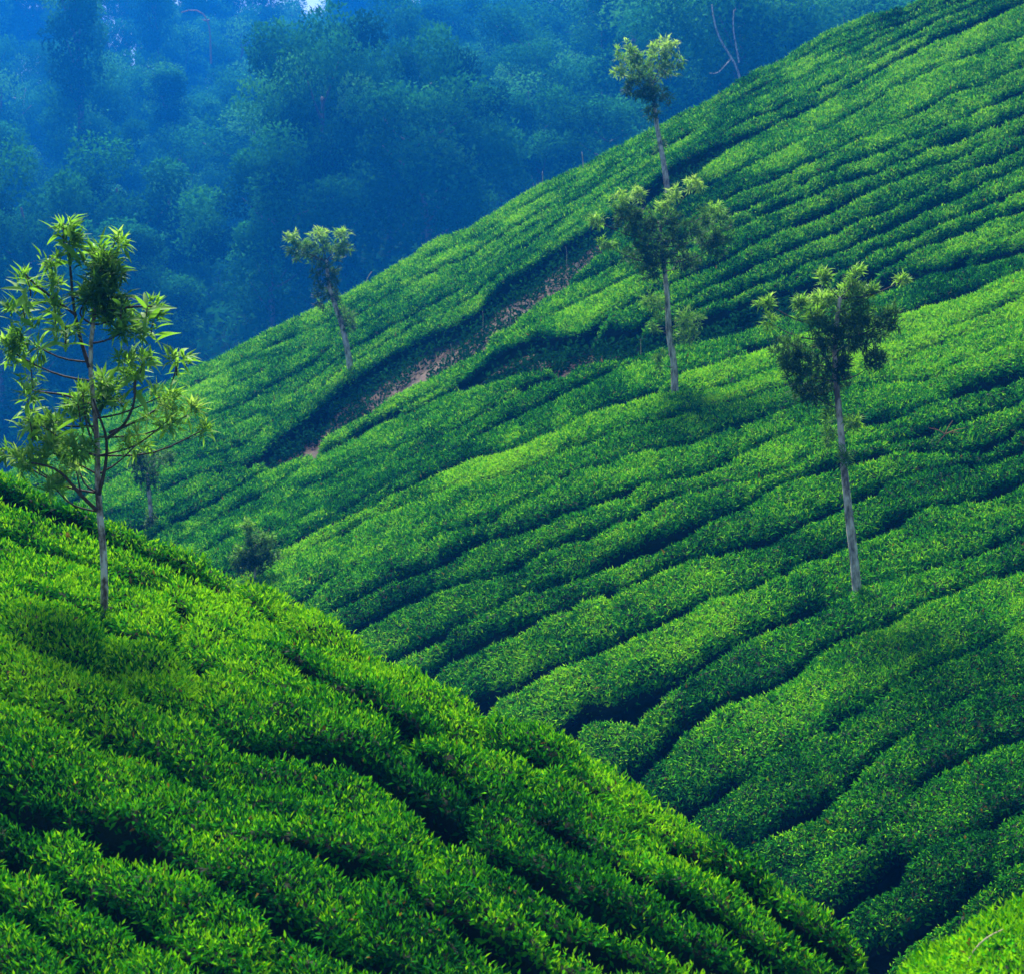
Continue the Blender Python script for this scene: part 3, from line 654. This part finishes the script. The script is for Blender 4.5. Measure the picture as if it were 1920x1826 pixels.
# bright hedge in the near right corner
C_F = Field([(1640, 1826, 9.2), (1920, 1670, 9.0), (1920, 1900, 7.6), (1700, 1900, 8.2), (1780, 1735, 9.2), (2050, 1620, 8.9)])
xs = np.arange(1520, 2060, 6.0)
lo = Line([(1500, 2110), (1600, 2050), (1920, 1960), (2050, 1900)], 5, 0); hi = Line([(1520, 1960), (1625, 1850), (1650, 1822), (1680, 1792), (1720, 1765), (1780, 1737), (1850, 1700), (1920, 1668), (2050, 1610)], 6, 2)
hedge_row(C_F, xs, lo.y(xs), hi.y(xs), np.ones_like(xs), np.ones_like(xs), .72, 77,
          "bright yellow-green tea bush filling the bottom right corner", "tea hedge rows on the near hill", .1, tint_shift=.14, name="tea_bush", end_m=.2)
xs2 = np.linspace(1560, 2060, 40)
ground_sheet("near_bank_ground", C_F, xs2, hi.y(xs2) - 5, hi.y(xs2) * 0 + 2100, 12, .72, [(.8, -.5), (2, -1.8), (5, -6)], M_EARTH)

# ------------------------------------------------------------------ trees
def blob_leaves(cen, r, n, size, tint, seed, up_bias=.5, wide=.3, light_top=.25):
    """leaf sprays in an ellipsoid: whorls of leaves on short twigs"""
    g = np.random.default_rng(seed)
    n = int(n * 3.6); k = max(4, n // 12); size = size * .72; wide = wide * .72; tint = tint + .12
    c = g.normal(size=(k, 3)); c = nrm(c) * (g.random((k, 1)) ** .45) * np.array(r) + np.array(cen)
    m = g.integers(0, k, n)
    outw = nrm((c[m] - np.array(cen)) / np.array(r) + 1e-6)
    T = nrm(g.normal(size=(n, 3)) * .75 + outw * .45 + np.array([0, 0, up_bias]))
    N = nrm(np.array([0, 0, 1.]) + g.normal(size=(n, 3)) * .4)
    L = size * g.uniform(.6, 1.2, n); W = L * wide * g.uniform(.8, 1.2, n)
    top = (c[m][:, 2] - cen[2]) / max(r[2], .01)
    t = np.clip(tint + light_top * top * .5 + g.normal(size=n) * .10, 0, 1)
    return leaf_arrays(c[m] + g.normal(size=(n, 3)) * size * .12, T, N, L, W, t, True, droop=.18)

def px_tree(name, label, cat, d, trunk, r0, r1, blobs, leaf, group=None, bark=None, wide=.3, per=1.0, tintshift=0.0, seed0=0, twig=None, branches=()):
    """trunk: photo pixels from foot to top; blobs: (px, py, rx, ry, tint, count)"""
    m = d / FPX
    g = np.random.default_rng(500 + seed0)
    tp = np.array([unp(x, y, d + (0.0 if i == 0 else g.normal() * .02 * d * .05)) for i, (x, y) in enumerate(trunk)])
    foot = tp[0].copy(); foot[2] -= .75
    root = empty(name, tuple(foot))
    path = smooth_path(np.concatenate([[foot], tp]), 26)
    rad = np.interp(np.linspace(0, 1, 26), [0, .08, 1], [r0 * 1.35, r0, r1])
    link("trunk", tube_mesh("trunk", [(path - foot, rad, 9, .06)], bark or M_BARK), root)
    tw = twig or M_TWIG
    for (pts, ra, rb, dd) in branches:
        q = np.array([unp(x, y, d + dd * i / max(1, len(pts) - 1)) for i, (x, y) in enumerate(pts)])
        q = smooth_path(q, 12)
        link("branch", tube_mesh("branch", [(q - foot, np.linspace(ra, rb, 12), 6, .05)], tw), root)
    for i, bl in enumerate(blobs):
        x, y, rx, ry, t, n = bl[:6]
        dep = g.uniform(-1, 1) * max(rx, 25) * m * .9
        c = unp(x, y, d + dep)
        # a limb from the trunk below the cluster
        low = [p for p in path if p[2] < c[2] - .15 * abs(c[0] - p[0]) - .05]
        src = min(low or [path[-1]], key=lambda p: np.linalg.norm(p - c) + .4 * abs(p[2] - c[2]))
        if np.linalg.norm(src - c) > .15 and len(bl) < 7:
            midp = (src * .5 + c * .5); midp[2] -= .12 * np.linalg.norm(c - src); midp[:2] += g.normal(size=2) * .04
            q = smooth_path([src, midp, c], 7)
            ln = np.linalg.norm(c - src)
            link("branch", tube_mesh("branch", [(q - foot, np.linspace(min(r1 * .8, .006 + .010 * ln), .005, 7), 5, .05)], tw), root)
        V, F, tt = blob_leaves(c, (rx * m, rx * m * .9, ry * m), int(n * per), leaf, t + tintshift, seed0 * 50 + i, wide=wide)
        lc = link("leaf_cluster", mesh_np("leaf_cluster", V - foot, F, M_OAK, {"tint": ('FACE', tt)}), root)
        lc["kind"] = "stuff"
    tag(root, label, cat, group)
    return root, foot

OAKS = "silver oak shade trees among the tea"
px_tree("silver_oak_tree", "tall slim silver oak with long bare pale trunk and dark crown, on the right slope", "tree", 28.0,
        [(1609, 1118), (1604, 1073), (1598, 1016), (1590, 951), (1585, 901), (1579, 843), (1575, 786), (1571, 744), (1565, 709), (1565, 675), (1565, 632), (1570, 590), (1575, 560)], .075, .03,
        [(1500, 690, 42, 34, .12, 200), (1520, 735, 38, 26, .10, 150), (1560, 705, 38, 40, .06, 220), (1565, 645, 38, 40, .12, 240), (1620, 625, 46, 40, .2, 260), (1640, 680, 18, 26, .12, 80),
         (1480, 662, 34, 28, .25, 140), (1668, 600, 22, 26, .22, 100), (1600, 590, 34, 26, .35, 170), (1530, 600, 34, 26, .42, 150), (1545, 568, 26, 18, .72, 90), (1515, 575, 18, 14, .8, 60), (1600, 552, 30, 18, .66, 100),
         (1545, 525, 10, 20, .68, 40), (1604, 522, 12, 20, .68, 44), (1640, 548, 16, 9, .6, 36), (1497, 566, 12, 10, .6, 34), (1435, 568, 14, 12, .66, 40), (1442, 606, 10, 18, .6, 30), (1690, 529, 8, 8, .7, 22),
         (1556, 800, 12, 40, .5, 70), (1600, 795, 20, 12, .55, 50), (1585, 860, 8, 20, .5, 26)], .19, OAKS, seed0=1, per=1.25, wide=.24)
px_tree("silver_oak_tree", "silver oak with wide dark crown and low leafy sprouts, in the centre of the hillside", "tree", 39.3,
        [(1265, 728), (1265, 680), (1255, 639), (1253, 596), (1251, 548), (1245, 500), (1240, 460), (1238, 420)], .085, .035,
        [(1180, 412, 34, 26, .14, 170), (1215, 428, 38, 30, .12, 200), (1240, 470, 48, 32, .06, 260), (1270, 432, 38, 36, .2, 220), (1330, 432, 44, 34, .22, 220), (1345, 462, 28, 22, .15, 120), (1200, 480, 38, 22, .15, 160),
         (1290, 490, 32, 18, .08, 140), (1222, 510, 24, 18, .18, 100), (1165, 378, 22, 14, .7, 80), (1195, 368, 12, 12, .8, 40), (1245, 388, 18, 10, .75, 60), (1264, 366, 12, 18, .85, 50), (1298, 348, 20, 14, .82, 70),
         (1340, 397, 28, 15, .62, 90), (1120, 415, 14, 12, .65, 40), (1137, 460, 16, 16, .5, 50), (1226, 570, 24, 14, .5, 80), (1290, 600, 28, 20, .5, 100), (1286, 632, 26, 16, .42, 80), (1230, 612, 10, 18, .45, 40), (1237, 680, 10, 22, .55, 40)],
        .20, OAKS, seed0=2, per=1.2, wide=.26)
px_tree("silver_oak_tree", "silver oak with round pale-topped crown standing above the skyline at top", "tree", 57.0,
        [(1255, 380), (1251, 350), (1245, 310), (1238, 270), (1232, 240), (1227, 200), (1222, 160)], .10, .05,
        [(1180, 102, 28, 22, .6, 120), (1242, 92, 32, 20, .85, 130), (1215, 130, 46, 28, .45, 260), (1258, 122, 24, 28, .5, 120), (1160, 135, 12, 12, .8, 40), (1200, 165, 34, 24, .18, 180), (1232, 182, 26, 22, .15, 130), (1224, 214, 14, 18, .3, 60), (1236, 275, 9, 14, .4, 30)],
        .27, OAKS, seed0=3, wide=.3)
px_tree("silver_oak_tree", "small silver oak on the far shoulder, left, its crown against the blue forest", "tree", 57.0,
        [(657, 692), (653, 665), (648, 640), (640, 605), (630, 580), (617, 540), (612, 490)], .11, .05,
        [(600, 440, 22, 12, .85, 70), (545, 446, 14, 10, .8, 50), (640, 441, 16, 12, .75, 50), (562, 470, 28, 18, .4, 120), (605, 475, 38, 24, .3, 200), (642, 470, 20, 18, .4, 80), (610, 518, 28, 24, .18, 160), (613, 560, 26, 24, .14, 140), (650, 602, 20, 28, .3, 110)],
        .27, OAKS, seed0=4, wide=.3)
px_tree("silver_oak_tree", "small dark silver oak in the hollow behind the left tree", "tree", 44.0,
        [(288, 1040), (287, 1000), (283, 960), (279, 920), (276, 890)], .07, .04,
        [(275, 868, 34, 24, .12, 200), (280, 895, 26, 18, .08, 120), (254, 853, 16, 12, .35, 60), (311, 858, 16, 12, .3, 60), (286, 975, 20, 20, .3, 70)],
        .22, OAKS, seed0=5, wide=.3)
px_tree("leafy_shrub", "small dark green shrub at the left tip of the right slope", "shrub", 35.6,
        [(478, 1062), (478, 1045), (480, 1020)], .03, .015,
        [(476, 1040, 36, 22, .16, 260), (447, 1046, 18, 20, .45, 110), (504, 1014, 18, 14, .4, 90), (480, 1008, 24, 16, .4, 110), (464, 988, 12, 14, .6, 50), (502, 1044, 24, 20, .16, 130), (470, 1064, 34, 16, .14, 160)],
        .15, None, seed0=6, wide=.35)

# the near left tree: every leaf of its larger sprays is a piece of its own
LD = 13.45
def big_leaf_mesh(name, bend, tint):
    n = 7
    V, F = [], []
    for i in range(n):
        t = i / (n - 1)
        w = .115 * (math.sin(math.pi * min(1, t * .93 + .05)) ** .8) * (1 - .25 * t)
        z = .16 * t - bend * t * t
        V += [(-w, t, z + .25 * w), (0, t, z), (w, t, z + .25 * w)]
    for i in range(n - 1):
        a = i * 3
        F += [(a, a + 1, a + 4, a + 3), (a + 1, a + 2, a + 5, a + 4)]
    return mesh_np(name, np.array(V), np.array(F), M_OAK, {"tint": ('FACE', np.full(len(F), tint))}, smooth=True)
LEAF_VAR = [[big_leaf_mesh("leaf", b, t) for b in (.15, .35, .55)] for t in (.12, .32, .52, .66, .76, .88)]
left_trunk = [(193, 1153), (198, 1101), (195, 1061), (191, 989), (184, 944), (182, 899), (184, 832), (180, 787), (173, 742), (168, 697), (168, 652), (175, 607), (177, 576), (186, 540), (192, 500), (196, 470)]
SPRAYS = [  # px, py, leaf length px, leaves, tint row, lean x
    (119, 424, 62, 11, 4, 0), (130, 452, 50, 14, 2, 0), (92, 480, 42, 10, 4, -.3), (50, 522, 56, 14, 4, -.5), (38, 572, 56, 14, 3, -.6), (98, 530, 42, 10, 4, -.2), (102, 575, 50, 13, 4, -.1),
    (122, 612, 54, 14, 4, 0), (222, 446, 34, 9, 5, .2), (196, 482, 46, 12, 3, .1), (228, 572, 44, 11, 2, .3), (276, 576, 60, 14, 3, .5), (290, 596, 46, 11, 3, .6), (244, 672, 62, 16, 4, .1), (266, 668, 54, 14, 4, .4), (252, 704, 56, 14, 3, .2),
    (333, 672, 46, 11, 4, .2), (195, 716, 54, 14, 4, .1), (157, 736, 58, 14, 4, -.2), (146, 758, 46, 12, 3, -.3), (58, 694, 42, 11, 3, -.2), (50, 740, 52, 13, 3, -.4), (56, 792, 46, 12, 4, -.3), (102, 786, 42, 11, 2, 0), (188, 470, 50, 12, 3, 0), (210, 505, 46, 12, 2, .2), (170, 530, 46, 11, 2, -.2), (205, 540, 46, 12, 2, .2)]
tree, foot = px_tree("silver_oak_tree", "young leafy silver oak standing on the near hill at left", "tree", LD, left_trunk, .033, .010,
        [(193, 508, 40, 32, .26, 60), (200, 548, 40, 32, .2, 60), (165, 560, 30, 26, .3, 30), (211, 745, 34, 26, .3, 50), (55, 640, 30, 30, .4, 36), (20, 660, 22, 26, .6, 46),
         (314, 790, 46, 26, .62, 34), (255, 835, 34, 20, .62, 26), (300, 745, 30, 18, .6, 24), (350, 780, 30, 20, .68, 24), (382, 806, 24, 14, .6, 14), (144, 838, 34, 18, .62, 50), (100, 850, 32, 20, .58, 56), (58, 870, 34, 18, .6, 50),
         (103, 915, 26, 18, .66, 36), (18, 850, 18, 14, .4, 24), (81, 800, 24, 18, .5, 40), (150, 770, 26, 18, .5, 40), (148, 880, 10, 12, .8, 12), (215, 590, 40, 20, .35, 70), (240, 620, 34, 16, .5, 50)] + [(x, y + 8, l * .42, l * .30, .42 + .08 * (t - 3), 14, 1) for (x, y, l, c, t, q) in SPRAYS],
        .16, OAKS, bark=M_BARK_NEAR, seed0=7, wide=.26, twig=M_TWIG, tintshift=.10,
        branches=[([(185, 928), (198, 877), (202, 832), (198, 809), (186, 782), (175, 750)], .016, .008, -.1),
                  ([(202, 822), (234, 798), (252, 760), (254, 715)], .013, .008, -.25),
                  ([(182, 957), (153, 930), (130, 903), (112, 881), (85, 872), (60, 868)], .017, .007, -.2),
                  ([(153, 930), (148, 905), (140, 870)], .008, .005, .1),
                  ([(182, 845), (165, 810), (158, 770), (155, 735)], .010, .006, -.1),
                  ([(168, 690), (150, 640), (135, 560), (133, 500), (122, 440), (119, 420)], .016, .007, .15),
                  ([(140, 590), (100, 560), (60, 530), (48, 515)], .011, .006, -.15),
                  ([(176, 590), (215, 580), (255, 575), (285, 575)], .012, .006, -.2),
                  ([(190, 500), (210, 470), (221, 440)], .007, .004, .1),
                  ([(204, 812), (260, 790), (310, 760), (332, 690), (333, 665)], .011, .005, .3),
                  ([(175, 760), (120, 740), (70, 735), (50, 730)], .010, .005, .2),
                  ([(180, 800), (120, 800), (60, 785)], .009, .004, .3)])
g = np.random.default_rng(99)
m = LD / FPX
path_l = np.array([unp(x, y, LD) for x, y in left_trunk])
for (x, y, ln, n, ti, lean) in SPRAYS:
    c = unp(x, y, LD + g.uniform(-.3, .25)) - foot
    base = c - np.array([lean * .05, 0, .13])
    tw = link("leafy_twig", tube_mesh("leafy_twig", [(smooth_path([base, (base + c) / 2 + g.normal(size=3) * .008, c], 5), np.linspace(.006, .004, 5), 5, 0)], M_TWIG), tree)
    for i in range(n):
        az = i * 2.4 + g.uniform(-.4, .4)
        el = math.radians(float(g.choice([70, 45, 25, 8, -10, -35], p=[.10, .2, .25, .2, .15, .1])) + g.uniform(-16, 16))
        o = bpy.data.objects.new("leaf", LEAF_VAR[int(np.clip(ti + g.integers(-1, 2) + 1, 0, 5))][int(g.integers(0, 3))])
        col.objects.link(o); o.parent = tw
        L = ln * m * g.uniform(.5, 1.1)
        R = Matrix.Rotation(az, 4, 'Z') @ Matrix.Rotation(el, 4, 'X') @ Matrix.Rotation(g.uniform(-1.0, 1.0), 4, 'Y')
        o.matrix_basis = Matrix.Translation(Vector(c - np.array([0, 0, i / n * .20]))) @ R @ Matrix.Diagonal((L, L, L, 1))

# ------------------------------------------------------------------ forest trees
def forest_proto(seed, height, crown_r, crown_h, bare, kind):
    g = np.random.default_rng(seed)
    top = np.array([g.normal() * .4, g.normal() * .4, min(height * .86, bare + crown_h * .72)])
    tp = smooth_path([(0, 0, -.6), (g.normal() * .15, g.normal() * .15, height * .3), (g.normal() * .3, g.normal() * .3, height * .6), top], 9)
    r0 = height * .016
    tubes = [(tp, np.linspace(r0 * 1.2, r0 * .3, 9), 7, .05)]
    cz = bare + crown_h / 2
    cl = []
    nb = 26 if kind == 'round' else 22
    for i in range(nb):
        if kind == 'round':
            u = nrm(g.normal(size=3)); rr = g.random() ** .4
            c = np.array([u[0] * crown_r * rr, u[1] * crown_r * rr, cz + u[2] * crown_h * .5 * rr])
        else:
            t = (i + .5) / nb
            rad = crown_r * (1.05 - t) ** .7 * g.uniform(.4, 1)
            az = i * 2.4
            c = np.array([math.cos(az) * rad, math.sin(az) * rad, bare + t * crown_h])
        cl.append(c)
        if i % 3 == 0:
            s = tp[int(np.clip(np.searchsorted(tp[:, 2], c[2] - crown_h * .25), 2, 7))]
            tubes.append((smooth_path([s, (s + c) / 2 + np.array([0, 0, -.2]), c], 5), np.linspace(r0 * .4, r0 * .1, 5), 5, 0))
    trunk = tube_mesh("trunk", tubes, M_BARK2)
    Vs, Fs, ts, o = [], [], [], 0
    for j, c in enumerate(cl):
        br = crown_r * (g.uniform(.28, .46) if kind == 'round' else g.uniform(.45, .85))
        n = 640
        u = nrm(g.normal(size=(n, 3))) * (g.random((n, 1)) ** .35) * np.array([br, br, br * .75])
        T = nrm(g.normal(size=(n, 3)) + u / br * .5 + np.array([0, 0, .1]))
        N = nrm(np.array([0, 0, 1.]) + g.normal(size=(n, 3)) * .5)
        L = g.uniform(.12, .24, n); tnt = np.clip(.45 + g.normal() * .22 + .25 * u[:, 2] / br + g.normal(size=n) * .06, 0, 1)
        V, F, t = leaf_arrays(c + u, T, N, L, L * .7, tnt, False, single=True)
        Vs.append(V); Fs.append(F + o); ts.append(t); o += len(V)
    crown = mesh_np("crown", np.concatenate(Vs), np.concatenate(Fs), M_FOREST, {"tint": ('FACE', np.concatenate(ts))})
    return trunk, crown
ROUND = [forest_proto(200 + i, 9 + i * .8, 3.2 + .25 * (i % 3), 7.2 + .4 * (i % 2), 1.2 + .3 * (i % 3), 'round') for i in range(6)]
SLIM = [forest_proto(230 + i, 14 + i, 1.9, 8.5, 4.5 + i * .6, 'slim') for i in range(4)]
FOREST_GROUP = "trees of the blue forest behind the tea hill"
def forest_tree(kind, x, y, s, label, group=FOREST_GROUP, name="forest_tree"):
    protos = ROUND if kind == 'round' else SLIM
    tr, cr = protos[int(rng.integers(0, len(protos)))]
    root = empty(name, (float(x), float(y), float(forest_z(np.array([x]), np.array([y]))[0]) - .3))
    root.rotation_euler = (0, 0, float(rng.uniform(0, 6.28)))
    root.scale = (s * float(rng.uniform(.8, 1.2)), s * float(rng.uniform(.8, 1.2)), s * float(rng.uniform(.8, 1.3)))
    t = link("trunk", tr, root); c = link("crown", cr, root); c["kind"] = "stuff"
    tag(root, label, "tree", group)
    return root
ZONES = {}
spots = []
gt = np.random.default_rng(4242)
tries = 0
while len(spots) < 175 and tries < 9000:
    tries += 1
    y = FS * (82 + (216 - 82) * gt.random() ** .85)
    px = gt.uniform(-130, 1780)
    x = (px - 960) / FPX * y
    z = float(forest_z(np.array([x]), np.array([y]))[0])
    ppx, ppy, dd = proj(np.array([x, y, z + 9.0 * FS]))
    base_sky = float(skl.y(np.array([ppx]))[0])
    if ppy > base_sky + 10 or ppy < -420: continue
    if y < 96 * FS and ppx < 400 and ppy > 640: continue
    mind = FS * (4.6 + .008 * (y / FS - 80))
    if any((x - a) ** 2 + (y - b) ** 2 < mind ** 2 for a, b, *_ in spots): continue
    spots.append((x, y, float(ppx), float(ppy)))
for px in list(range(-60, 204, 28)) + list(range(282, 760, 22)):        # the ridge trees stand close together
    y = FS * float(gt.uniform(204, 215)); spots.append(((px - 960) / FPX * y, y, float(px), 0.0))
for (x, y, ppx, ppy) in spots:
    ridge = y > 196 * FS and ppx < 520
    side = "left" if ppx < 560 else ("middle" if ppx < 1060 else "right")
    depth = "on the far ridge" if y > 180 * FS else ("halfway up the far slope" if y > 125 * FS else "just behind the tea skyline")
    k = 'slim' if (ridge and gt.random() < .85) or gt.random() < .12 else 'round'
    word = "tall narrow" if k == 'slim' else "broad-crowned"
    forest_tree(k, x, y, FS * float(gt.uniform(.78, 1.25)), f"hazy blue {word} forest tree {depth}, {side} part")

# undergrowth on the forest slope
n = 95000
g = np.random.default_rng(31)
y = FS * (76 + 142 * g.random(n)); px = g.uniform(-150, 1800, n); x = (px - 960) / FPX * y
z = forest_z(x, y)
pos = np.stack([x, y, z], -1) + np.stack([g.normal(size=n) * .4, g.normal(size=n) * .4, g.random(n) ** 2 * 3.2], -1)
T = nrm(g.normal(size=(n, 3)) + np.array([0, 0, .6])); N = nrm(np.array([0, 0, 1.]) + g.normal(size=(n, 3)) * .5)
L = g.uniform(.5, 1.1, n)
V, F, t = leaf_arrays(pos, T, N, L, L * .7, np.clip(.35 + g.normal(size=n) * .05, 0, 1), False, single=True)
tag(link("undergrowth", mesh_np("undergrowth", V, F, M_FOREST, {"tint": ('FACE', t)})), "low leafy undergrowth covering the far forest slope", "undergrowth", kind="stuff")

# weeds added on the dirt paths; their dark leaves stand in for a shaded wall
def path_weeds(name, label, lo, hi, xa, xb, n, seed):
    g = np.random.default_rng(seed)
    L0, L1 = Line(B_LINES[lo], 1, 0), Line(B_LINES[hi], 1, 0)
    x = g.uniform(xa, xb, n); t = g.random(n)
    y = L0.y(x) * (1 - t) + L1.y(x) * t
    p = unp(x, y, B_F(x, y)); p[:, 2] -= HED_B
    keep = (vnoise(p / np.array([1.1, 1.1, .8]), 77) + .5 * vnoise(p / .4, 78) + .9 * (t - .42)) > .05
    p, t = p[keep], t[keep]; n = len(p)
    hgt = g.random(n) ** 1.4 * .42 * (.25 + t)
    p[:, 2] += hgt
    T = nrm(g.normal(size=(n, 3)) + np.array([0, 0, .7])); N = nrm(np.array([0, 0, 1.]) + g.normal(size=(n, 3)) * .5)
    L = g.uniform(.08, .19, n)
    V, F, tt = leaf_arrays(p, T, N, L, L * .45, np.clip(.10 + g.normal(size=n) * .08, 0, .5), False)
    tag(link(name, mesh_np(name, V, F, M_FOREST, {"tint": ('FACE', tt)})), label, "weeds", kind="stuff")
path_weeds("weeds", "weeds added along the long dirt path, dark for the shaded hedge wall", 32, 33, 505, 1430, 20000, 301)
path_weeds("weeds", "weeds added along the short upper dirt path, dark for the shaded hedge wall", 20, 21, 872, 1790, 17000, 302)

# ------------------------------------------------------------------ small things
def stick(name, label, cat, d, pts, r, mat, group=None, sink=0.0):
    q = np.array([unp(x, y, d) for x, y in pts]); q[0, 2] -= sink
    q2 = smooth_path(q, 10)
    root = link(name, tube_mesh(name, [(q2 - q2[0], np.linspace(r, r * .45, 10), 6, .08)], mat))
    root.location = tuple(q2[0]); tag(root, label, cat, group)
    return root
stick("bare_stake", "thin pale bare stake on the skyline, the taller of two", "stake", 67.6, [(1095, 312), (1093, 300), (1091, 285)], .022, M_DRY, sink=.7)
stick("bare_stake", "thin pale crooked stake on the skyline, left of the taller stake", "stake", 67.8, [(1013, 352), (1018, 338), (1017, 322)], .02, M_DRY, sink=.7)
stick("bare_stake", "slanting pale stake on the skyline right of the far left tree", "stake", 67.6, [(676, 536), (688, 522), (697, 510)], .022, M_DRY, sink=.7)
stick("dry_stalk", "thin pale dry stalk arching over the bright corner bush", "stalk", 8.35, [(1800, 1822), (1818, 1790), (1838, 1765), (1862, 1748), (1880, 1742)], .006, M_DRY, sink=.1)
for i, pts in enumerate([[(1012, 697), (1016, 688), (1010, 678)], [(1200, 662), (1202, 650), (1201, 640)], [(845, 672), (847, 655), (845, 645)], [(905, 600), (906, 592), (905, 584)], [(956, 612), (957, 596), (955, 586)], [(1062, 480), (1063, 470), (1060, 462)]]):
    lab = ["pale broken twig at the short upper path's lower end", "pale upright twig at the short upper path by the centre tree", "pale upright twig on the long dirt path, lowest one",
           "tiny pale stub on the long dirt path under the hedge", "pale upright twig halfway up the long dirt path", "pale upright twig at the top of the long dirt path"][i]
    d = float(B_F(pts[0][0], pts[0][1])) + .6
    stick("dry_twig", lab, "twig", d, pts, .010, M_DRY, "dry twigs standing on the dirt paths", sink=.5)
# brown dead fern on the right slope
fr = empty("dead_fern", tuple(unp(1772, 815, float(B_F(1772, 815)))))
for i, pts in enumerate([[(1772, 815), (1760, 806), (1742, 803)], [(1772, 815), (1778, 800), (1786, 790)], [(1772, 815), (1790, 806), (1810, 803)], [(1772, 815), (1766, 822), (1758, 832)], [(1772, 815), (1784, 810), (1800, 812)]]):
    q = smooth_path([unp(x, y, float(B_F(1772, 815)) - .2) for x, y in pts], 6) - np.array(fr.location)
    link("frond", tube_mesh("frond", [(q, np.linspace(.009, .004, 6), 5, 0)], M_REDDRY), fr)
tag(fr, "brown dead fern spray lying on a dark hedge at the right edge", "dead fern")
# pale forked trunks in the forest edge, and two dead snags high on the far slope
def snag(name, label, d, stems, mat, cat="dead tree"):
    foot = unp(stems[0][0][0], stems[0][0][1], d)
    root = empty(name, tuple(foot))
    for i, (pts_r) in enumerate(stems):
        r = pts_r[-1]; pts = pts_r[:-1]
        q = smooth_path([unp(x, y, d) for x, y in pts], 10) - foot
        link("trunk" if i == 0 else "limb", tube_mesh("limb", [(q, np.linspace(r, r * .5, 10), 6, .06)], mat), root)
    tag(root, label, cat)
snag("bare_tree", "leafless pale forked tree at the forest edge near the top right", 155,
     [[(1392, 175), (1386, 130), (1372, 108), (1350, 80), (1338, 45), (1335, 10), .10], [(1386, 118), (1380, 85), (1374, 55), (1376, 20), .07], [(1372, 110), (1345, 140), (1330, 138), .05]], M_BARK)
snag("dead_snag", "rust-coloured dead limb hooked above the forest near the top left", 300,
     [[(396, 120), (394, 60), (392, 38), (380, 20), (364, 14), (340, 24), .16], [(393, 38), (388, 40), (380, 38), .16]], M_REDDRY)
snag("dead_snag", "white bent dead limb in the dark forest at the left edge", 300,
     [[(44, 260), (43, 200), (48, 168), .18], [(43, 185), (36, 186), (24, 184), .13]], M_BARK)

# ------------------------------------------------------------------ haze over the valley
hz = bpy.data.meshes.new("haze")
x0, x1, y0, y1, z0, z1 = -940, 940, -80, 1340, -36, 135
hz.from_pydata([(x0, y0, z0), (x1, y0, z0), (x1, y1, z0), (x0, y1, z0), (x0, y0, z1), (x1, y0, z1), (x1, y1, z1), (x0, y1, z1)], [],
               [(0, 3, 2, 1), (4, 5, 6, 7), (0, 1, 5, 4), (1, 2, 6, 5), (2, 3, 7, 6), (3, 0, 4, 7)])
m, nt = new_mat("haze")
out = nt.nodes.new("ShaderNodeOutputMaterial")
pv = nt.nodes.new("ShaderNodeVolumePrincipled")
pv.inputs["Color"].default_value = (*HAZE_COLOR, 1)
pv.inputs["Density"].default_value = HAZE_DENSITY
pv.inputs["Anisotropy"].default_value = 0.1
nt.links.new(pv.outputs[0], out.inputs["Volume"])
hz.materials.append(m)
ho = link("haze", hz)
tag(ho, "blue morning haze filling the valley", "haze", kind="stuff")
